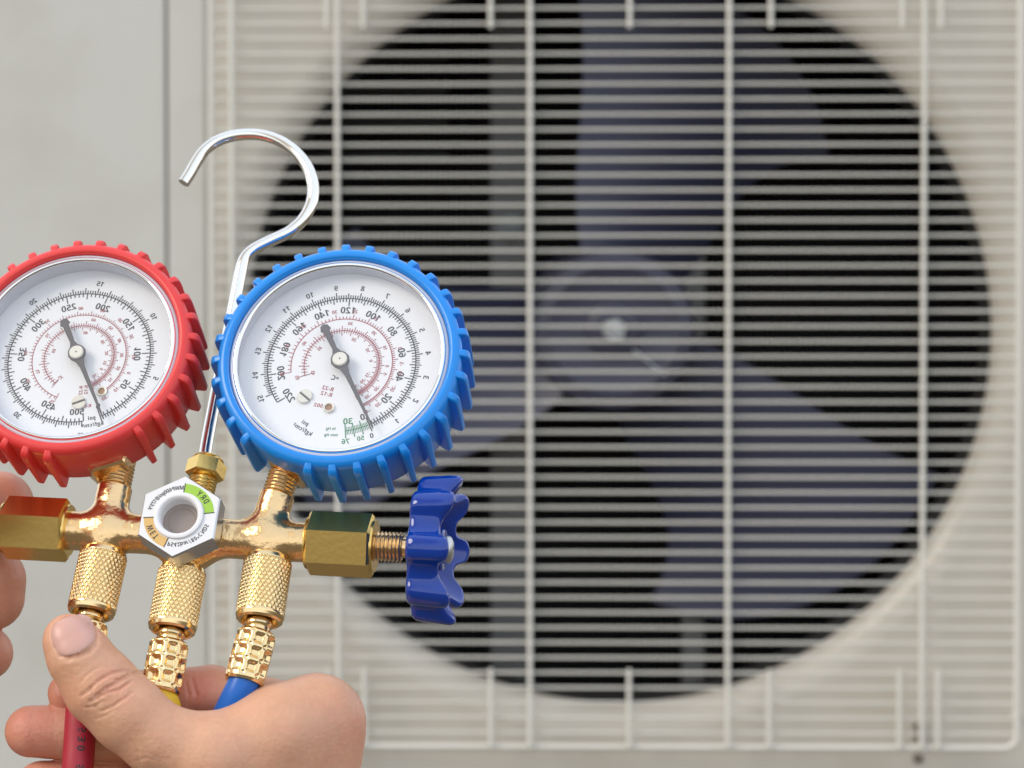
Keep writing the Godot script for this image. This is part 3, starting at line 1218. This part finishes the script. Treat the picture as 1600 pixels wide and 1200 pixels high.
# ------------------------------------------------------------------ the manifold gauge set in the hand
func manifold_set() -> void:
	var X := Vector3(0.99052, -0.04224, 0.13073)
	var N := Vector3(-0.09744, 0.45484, 0.88523)
	var frame := Transform3D(Basis(X, N.cross(X), N).orthonormalized(), Vector3(-113.3, -52.36, 0) * S)
	var at := held * frame
	var t := thing("manifold_gauge_set", "brass manifold with red and blue rimmed pressure gauges, steel hook and blue valve knob", "gauge set", at)
	# cast body: bar, tees and stubs run into each other
	var body := Body.new()
	body.bone(Vector3(-41, 0, 0), Vector3(45, 0, 0), 6.8, 6.8, 2.0)
	body.bone(Vector3(-27.1, 0, 0), Vector3(-26.6, 10.85, 0.8), 6.3, 5.95, 5.0)
	body.bone(Vector3(28.5, 0, 0), Vector3(30.3, 10.2, 1.0), 6.4, 5.95, 5.0)
	body.bone(Vector3(-26.6, 0, 0), Vector3(-26.7, -5.5, 0), 6.2, 5.4, 4.0)
	body.bone(Vector3(31.0, 0, 0), Vector3(31.0, -4.5, 0), 6.2, 5.4, 4.0)
	body.bone(Vector3(2.0, 0, 0), Vector3(2.0, -9.0, 0), 7.6, 5.6, 4.0)
	body.bone(Vector3(2.4, -0.5, -0.5), Vector3(2.4, -0.3, 0.3), 11.3, 10.6, 5.0)
	var b := MB.new()
	body.build(0.75, b)
	obj("manifold_body", b, M.brass, t)
	# stems up to the gauges: threaded collar and the square shank of the gauge
	for e in [[Vector3(-26.7, 9.5, 0.7), Vector3(-26.3, 17.5, 1.3), 292.0, Vector3(-42.9, 58.9, 24.9)], [Vector3(30.18, 9.5, 0.93), Vector3(31.4, 16.4, 1.6), 247.6, Vector3(50.0, 61.8, 20.8)]]:
		b = MB.new()
		b.xf = along(e[0], e[1])
		b.lathe([Vector2(5.9, -4), Vector2(6.05, 1.0), Vector2(6.0, 6.9), Vector2(5.5, 7.4), Vector2(4.6, 7.4)], 40)
		b.lathe(thread(5.5, 7.4, 16.4, 1.3, 0.75), 40, 80)
		obj("gauge_stem", b, M.brass, t)
		b = MB.new()
		var dirv := Vector2.from_angle(deg_to_rad(e[2]))
		var c3: Vector3 = e[3] + Vector3(dirv.x, dirv.y, 0) * 37.2
		var up3 := Vector3(-dirv.x, -dirv.y, 0)
		b.xf = Transform3D(Basis(up3.cross(Vector3(0, 0, 1)), up3, Vector3(0, 0, 1)), Vector3(c3.x, c3.y, 5.5))
		b.prism(PackedVector2Array([Vector2(-8.4, 6), Vector2(-8.4, -0.5), Vector2(-5.8, -5.0), Vector2(5.8, -5.0), Vector2(8.4, -0.5), Vector2(8.4, 6)]), -7.0, 6.0, 0.8)
		obj("gauge_shank", b, M.brass, t)
	gauge(t, true, Transform3D(Basis.IDENTITY.scaled(Vector3.ONE * 0.968), Vector3(-42.9, 58.9, 24.9)))
	gauge(t, false, Transform3D(Basis.IDENTITY, Vector3(50.0, 61.8, 20.8)))
	# bonnet nuts, valve stems and hand wheels
	var nut := hex_nut(11.1, 22.6).mesh(S)
	var stem := MB.new()
	stem.xf = Transform3D(Basis(Vector3(0, 0, 1), -PI / 2), Vector3.ZERO)
	stem.lathe(thread(5.2, 0, 10.4, 1.3, 0.8), 40, 80)
	stem.lathe([Vector2(4.4, 10.3), Vector2(3.4, 10.6), Vector2(3.4, 18.5)], 24)
	var stem_mesh := stem.mesh(S)
	var knob := knob_mesh().mesh(S)
	var screw := MB.new()
	screw.xf = Transform3D(Basis(Vector3(0, 0, 1), -PI / 2), Vector3.ZERO)
	screw.lathe([Vector2(4.9, 0), Vector2(4.9, 1.0), Vector2(4.4, 2.0), Vector2(3.0, 2.7), Vector2(1.4, 2.9), Vector2(1.3, 1.6), Vector2(0.01, 1.6)], 28, 40)
	var screw_mesh := screw.mesh(S)
	for s in [1, -1]:
		var turn := Basis.IDENTITY if s > 0 else Basis(Vector3.UP, PI)
		var place := func(x: float) -> Transform3D: return Transform3D(turn, Vector3(x if s > 0 else -x - 0.0, 0, 0))
		put_mesh("bonnet_nut", nut, M.brass_hex, t, place.call(44.3 if s > 0 else 40.4))
		put_mesh("valve_stem", stem_mesh, M.brass, t, place.call(66.4 if s > 0 else 63.3))
		var kn := put_mesh("valve_knob", knob, M.knob_blue if s > 0 else M.knob_red, t, place.call(81.4 if s > 0 else 78.0))
		kn.set_meta("label", "dark blue lobed hand wheel on the right valve" if s > 0 else "red lobed hand wheel on the left valve")
		put_mesh("knob_screw", screw_mesh, M.zinc, kn, Transform3D(Basis.IDENTITY, Vector3(10.0, 0, 0)))
	sight_glass(t)
	# hanging hook: a bent steel rod in a brass fitting behind the sight glass
	b = MB.new()
	b.xf = along(Vector3(0.6, 12, -9), Vector3(2.4, 45, -11))
	b.lathe(thread(5.0, 0, 15, 1.3, 0.6), 36, 80)
	b.xf = b.xf * Transform3D(Basis(Vector3(1, 0, 0), -PI / 2), Vector3(0, 15, 0))
	b.prism(circle(7.0, 6, 0.2), 0, 6.5, 0.7)
	b.prism(circle(5.6, 24), 6.4, 7.6, 0.5, true)
	obj("hook_fitting", b, M.brass_hex, t)
	var key := [[318, 742], [322, 700], [336, 625], [350, 555], [363, 490], [372, 443], [378, 415], [385, 400], [399, 388], [425, 375], [452, 362], [474, 342], [487, 316], [489, 288], [480, 261], [463, 239], [440, 222], [412, 212], [384, 210], [357, 214], [335, 223], [317, 238], [305, 256], [296, 272], [287, 286]]
	var c := Curve3D.new()
	c.bake_interval = 1.5
	var pts := []
	for q in key:
		pts.append(frame_local(frame, q[0], q[1], -11.0))
	for i in pts.size():
		var tan: Vector3 = (pts[mini(i + 1, pts.size() - 1)] - pts[maxi(i - 1, 0)]) / 6.0
		c.add_point(pts[i], -tan, tan)
	b = MB.new()
	b.tube(Array(c.get_baked_points()), 2.2, 24)
	obj("hook", b, M.steel, t)
	# ---- three hoses screwed to the lower ports
	var nm := knurled_nut()
	var fm := ferrule()
	var L := func(px: float, py: float, z: float) -> Vector3: return frame.basis.inverse() * (h(px, py, z) - frame.origin / S)
	var red_hose := make_hose("charging_hose", "red hose on the left brass port, held under the thumb", at, M.hose_red, Vector3(-26.4, -7.6, 0), Vector3(-27.3, -31, 0), [L.call(131, 1060, 21), L.call(127, 1110, 26), L.call(124, 1160, 29), L.call(121, 1210, 32), L.call(119, 1270, 34)], nm, fm)
	make_hose("charging_hose", "yellow hose on the middle brass port under the sight glass", at, M.hose_yellow, Vector3(2.1, -12.2, 0), Vector3(1.7, -36, 0), [L.call(250, 1085, 25), L.call(258, 1105, 25), L.call(255, 1150, 22), L.call(235, 1210, 20), L.call(225, 1290, 22)], nm, fm)
	make_hose("charging_hose", "bright blue hose on the right brass port beside the index knuckle", at, M.hose_blue, Vector3(31.2, -6.8, 0), Vector3(31.2, -30, 0), [L.call(380, 1068, 26), L.call(364, 1102, 26), L.call(335, 1160, 20), L.call(300, 1220, 16), L.call(280, 1290, 18)], nm, fm)
	# lettering printed round the red hose
	b = MB.new()
	var x := 0.0
	for ch in ["5", "3", "0", " ", "S", "A"]:
		letter(b, ch, 2.6, Vector2(0.4, 9.5 - x), deg_to_rad(180), 0.0)
		x += 3.1
	var ax := [L.call(124, 1160, 29), L.call(121, 1210, 32)]
	var yd: Vector3 = (ax[0] - ax[1]).normalized()
	var zd: Vector3 = (frame.basis.inverse() * Vector3(0.05, 0, 1))
	zd = (zd - yd * zd.dot(yd)).normalized()
	var xd := yd.cross(zd)
	for i in b.v.size():
		var q := b.v[i]
		var a := q.x / 5.36 + 0.15
		b.v[i] = ax[0] + yd * (q.y - 6.0) + (xd * sin(a) + zd * cos(a)) * 5.38
		b.n[i] = xd * sin(a) + zd * cos(a)
	obj("hose_print", b, M.print_black, red_hose)


func frame_local(frame: Transform3D, px: float, py: float, lvl: float) -> Vector3:
	# where the sight line through that place meets the plane lvl mm above the manifold's own plane
	var inv := frame.basis.inverse()
	var e := inv * (Vector3(0, 0, 900) - frame.origin / S)
	var q := inv * (h(px, py) - frame.origin / S)
	return e + (q - e) * ((lvl - e.z) / (q.z - e.z))


func sight_glass(parent: Node) -> void:
	var at := Transform3D(Basis.IDENTITY, Vector3(2.6, -0.2, 0))
	var b := MB.new()
	b.prism(circle(15.2, 6, PI / 2), 8.5, 17.6, 0.7, false, true, false)
	var o := obj("sight_glass", b, M.silver, parent, at)
	b = MB.new()
	var z := 17.75
	var hexa := circle(14.75, 6, PI / 2)
	# label plate: hexagon with a round hole
	for i in 72:
		var a := TAU * i / 72
		var c := TAU * (i + 1) / 72
		var e := func(w: float) -> Vector3:
			var rr := 14.75 * cos(PI / 6) / cos(fposmod(w + PI / 6, PI / 3) - PI / 6)
			return Vector3(cos(w) * rr, sin(w) * rr, z)
		b.face([Vector3(cos(a) * 6.4, sin(a) * 6.4, z), e.call(a), e.call(c), Vector3(cos(c) * 6.4, sin(c) * 6.4, z)], Vector3(0, 0, 1))
	obj("label_plate", b, M.label_white, o)
	for s in [["dry_sector", 9.0, 88.0, M.label_green], ["wet_sector", 186.0, 254.0, M.label_orange]]:
		b = MB.new()
		arc_line(b, 10.4, s[1], s[2], 3.3, z + 0.05)
		obj(s[0], b, s[3], o)
	b = MB.new()
	arc_text(b, "MWP 600psi @175°F", 1.45, 10.5, 90.0, 0.6, z + 0.07)
	arc_text(b, "PS42bar/80°C NDS", 1.5, 10.5, 258.0, 1.2, z + 0.07)
	arc_text(b, "DRY", 2.0, 10.4, 31.0, 3.2, z + 0.09)
	arc_text(b, "WET", 2.0, 10.4, 202.0, 3.2, z + 0.09)
	for a in [9.0, 88.0, 186.0, 254.0]:
		tick(b, a, 8.6, 12.2, 0.35, z + 0.09)
	obj("label_print", b, M.print_black, o)
	b = MB.new()
	b.xf = Transform3D(Y_TO_Z, Vector3.ZERO)
	b.lathe([Vector2(8.5, 17.8), Vector2(8.4, 18.6), Vector2(7.6, 18.9), Vector2(6.9, 18.7), Vector2(6.5, 17.9), Vector2(6.4, 10.8)], 64, 55)
	obj("sight_ring", b, M.label_white, o)
	b = MB.new()
	b.xf = Transform3D(Y_TO_Z, Vector3.ZERO)
	b.lathe([Vector2(6.4, 13.4), Vector2(5.0, 13.4), Vector2(4.6, 12.7), Vector2(0.01, 12.5)], 48, 20)
	obj("moisture_disc", b, M.sight_back, o)
	b = MB.new()
	b.xf = Transform3D(Y_TO_Z, Vector3.ZERO)
	b.lathe([Vector2(6.45, 16.6), Vector2(0.01, 16.6)], 48, 60)
	obj("sight_lens", b, M.glass, o)


# ------------------------------------------------------------------ the two hands
func hands() -> void:
	# grip of the near hand; px, py, mm towards the eye, radius in mm
	var thumb := [4.0, [108, 1000, 40, 8.6], [124, 1026, 40.5, 10.0], [158, 1074, 40, 11.8], [200, 1116, 40, 11.9], [248, 1156, 39, 11.5], [330, 1190, 35, 13.2], [430, 1152, 26, 15.0], [494, 1130, 16, 14.4]]
	var palm := [10.0, [330, 1190, 35, 13.2], [400, 1300, 22, 20], [450, 1440, 24, 25], [470, 1560, 24, 25]]
	var edge := [10.0, [494, 1130, 16, 14.4], [500, 1300, 16, 14.6], [500, 1440, 20, 20]]
	var web := [8.0, [430, 1152, 26, 15], [430, 1290, 20, 18]]
	var index := [1.6, [488, 1134, 14, 12.6], [420, 1106, 10, 9.8], [330, 1083, 8, 9.3], [200, 1086, 8, 8.2], [107, 1083, 13, 7.0]]
	var middle := [1.6, [500, 1235, 2, 12], [340, 1168, -2, 9.6], [170, 1148, 9, 9.2], [110, 1144, 13, 9.3], [48, 1143, 15, 8.7]]
	var ring := [1.6, [500, 1330, 2, 12], [340, 1262, -4, 9.5], [180, 1234, 9, 9.3], [64, 1231, 15, 9.0]]
	var little := [1.6, [490, 1410, 4, 11], [350, 1340, -2, 8.5], [200, 1312, 9, 8], [110, 1308, 14, 7.5]]
	var zt := 51.0
	var folds := [
		[0.70, 0.50, [[126, 1088, 50], [138, 1079, 50], [152, 1065, 51], [172, 1053, 52], [192, 1048, 50], [204, 1049, 47]]],
		[0.85, 0.55, [[141, 1097, 50], [154, 1086, 51], [166, 1076, 52], [184, 1066, 51], [203, 1054, 48], [218, 1050, 46]]],
		[0.55, 0.45, [[150, 1092, 51], [168, 1082, 52], [186, 1078, 51], [206, 1064, 48]]],
		[0.48, 0.45, [[134, 1106, 50], [148, 1104, 51], [160, 1096, 52]]],
		[0.5, 0.45, [[158, 1112, 51], [176, 1104, 52], [196, 1090, 50], [206, 1082, 48]]],
		[0.4, 0.40, [[142, 1074, 50], [146, 1087, 51], [156, 1096, 52]]],
		[0.24, 0.40, [[124, 1068, 49], [136, 1054, 50], [152, 1043, 51]]],
		[0.20, 0.40, [[168, 1060, 51], [180, 1063, 51], [196, 1060, 49]]],
		[0.20, 0.45, [[150, 1124, 51], [166, 1118, 52], [180, 1108, 52]]],
		[0.22, 0.5, [[205, 1158, 49], [214, 1176, 49], [219, 1196, 48]]],
		[0.18, 0.5, [[232, 1176, 50], [246, 1184, 50], [262, 1186, 48]]],
		[0.16, 0.5, [[212, 1190, 49], [228, 1184, 49], [250, 1190, 49]]],
		[0.45, 0.7, [[300, 1062, 17], [307, 1085, 17.5], [303, 1110, 16]]],
		[0.35, 0.6, [[290, 1066, 17], [295, 1085, 17], [292, 1104, 16]]],
		# the fold round the nail
		[0.75, 0.8, [[92, 966, 45], [85, 976, 46], [83, 992, 46.5], [86, 1008, 47], [94, 1022, 48.3], [106, 1029, 49.3], [121, 1026, 49.8], [138, 1019, 49.4], [149, 1007, 47.5], [151, 991, 46], [145, 977, 45.5]]],
	]
	var reds := [[h(108, 975, 44), 0.35, 7.0], [h(40, 1143, 18), 0.8, 14.0], [h(60, 1231, 18), 0.7, 14.0], [h(100, 1083, 16), 0.8, 10.0], [h(178, 1075, 50), 0.35, 7.0], [h(310, 1083, 16), 0.9, 11.0], [h(555, 1140, 20), 0.35, 14.0], [h(120, 1085, 42), 0.4, 8.0]]
	var made := hand("hand", "hand gripping the red, yellow and blue hoses with its thumb across the front", [thumb, palm, edge, web, index, middle, ring, little], folds, reds, 0.62, M.skin)
	var near: Node3D = made[0]
	var body: Body = made[1]
	# thumb nail, laid on the skin
	var c := h(116, 993, 44)
	var ax := Vector3(-0.44, 0.88, -0.15).normalized()
	var side := Vector3(0.885, 0.43, -0.02)
	side = (side - ax * side.dot(ax)).normalized()
	var out := side.cross(ax).normalized()
	if out.z < 0:
		out = -out
	var P := PackedVector3Array()
	var nu := 25
	var nv := 25
	body.pick(c, 30.0)
	body.act_folds.clear()
	for j in nv:
		var v := lerpf(-1, 1, float(j) / (nv - 1))
		var w := 6.7 * pow(maxf(0.0, 1.0 - pow(absf(v), 3.0 if v < 0 else 3.4)), 0.42)
		for i in nu:
			var u := lerpf(-1, 1, float(i) / (nu - 1))
			var p := c + ax * (v * 6.7) + side * (u * w) + out * 12.0
			var gone := 0.0
			for k in 24:
				var d := clampf(body.field(p) * 0.9, 0.0, 15.0 - gone)
				p -= out * d
				gone += d
			var e := maxf(absf(u), 0.0)
			var lift := 0.35 - 0.55 * pow(e, 6.0) - (0.45 * pow(maxf(0.0, -v), 8.0))
			P.append(p + out * lift)
	var b := MB.new()
	b.grid(P, nu, nv, false, func(_p): return out)
	obj("thumb_nail", b, M.nail, near)
	# the far hand on the left valve: fingertips show past the knob
	var f1 := [2.0, [-310, 860, -8, 13], [-230, 790, -42, 11], [-110, 780, -50, 10.6], [0, 789, -31, 12.0]]
	var f2 := [2.0, [-315, 930, -8, 13], [-250, 915, -46, 11.5], [-120, 915, -52, 10.8], [-13, 906, -31, 11.6], [-13, 934, -31, 11.6]]
	var f3 := [2.0, [-315, 1000, -6, 12], [-250, 1010, -42, 10.5], [-130, 1016, -48, 9.9], [-22, 1021, -33, 9.6]]
	var f4 := [2.0, [-315, 1060, -2, 11], [-260, 1085, -32, 9.5], [-150, 1104, -42, 8.5], [-74, 1106, -32, 8]]
	var pl := [10.0, [-320, 930, 4, 22], [-330, 1080, 10, 21], [-360, 1260, 16, 24], [-380, 1400, 18, 25]]
	var th := [5.0, [-330, 960, 14, 17], [-240, 820, 36, 12.5], [-140, 795, 40, 10.6], [-98, 802, 36, 9]]
	var reds2 := [[h(10, 800, -25), 0.6, 14.0], [h(5, 930, -25), 0.6, 14.0], [h(-10, 1021, -25), 0.6, 12.0]]
	hand("hand", "fingertips of a second hand at the left edge beside the hexagonal brass nut", [f1, f2, f3, f4, pl, th], [[0.3, 0.9, [[-40, 880, -40], [-10, 866, -26], [36, 868, -24]]]], reds2, 1.0, M.skin)
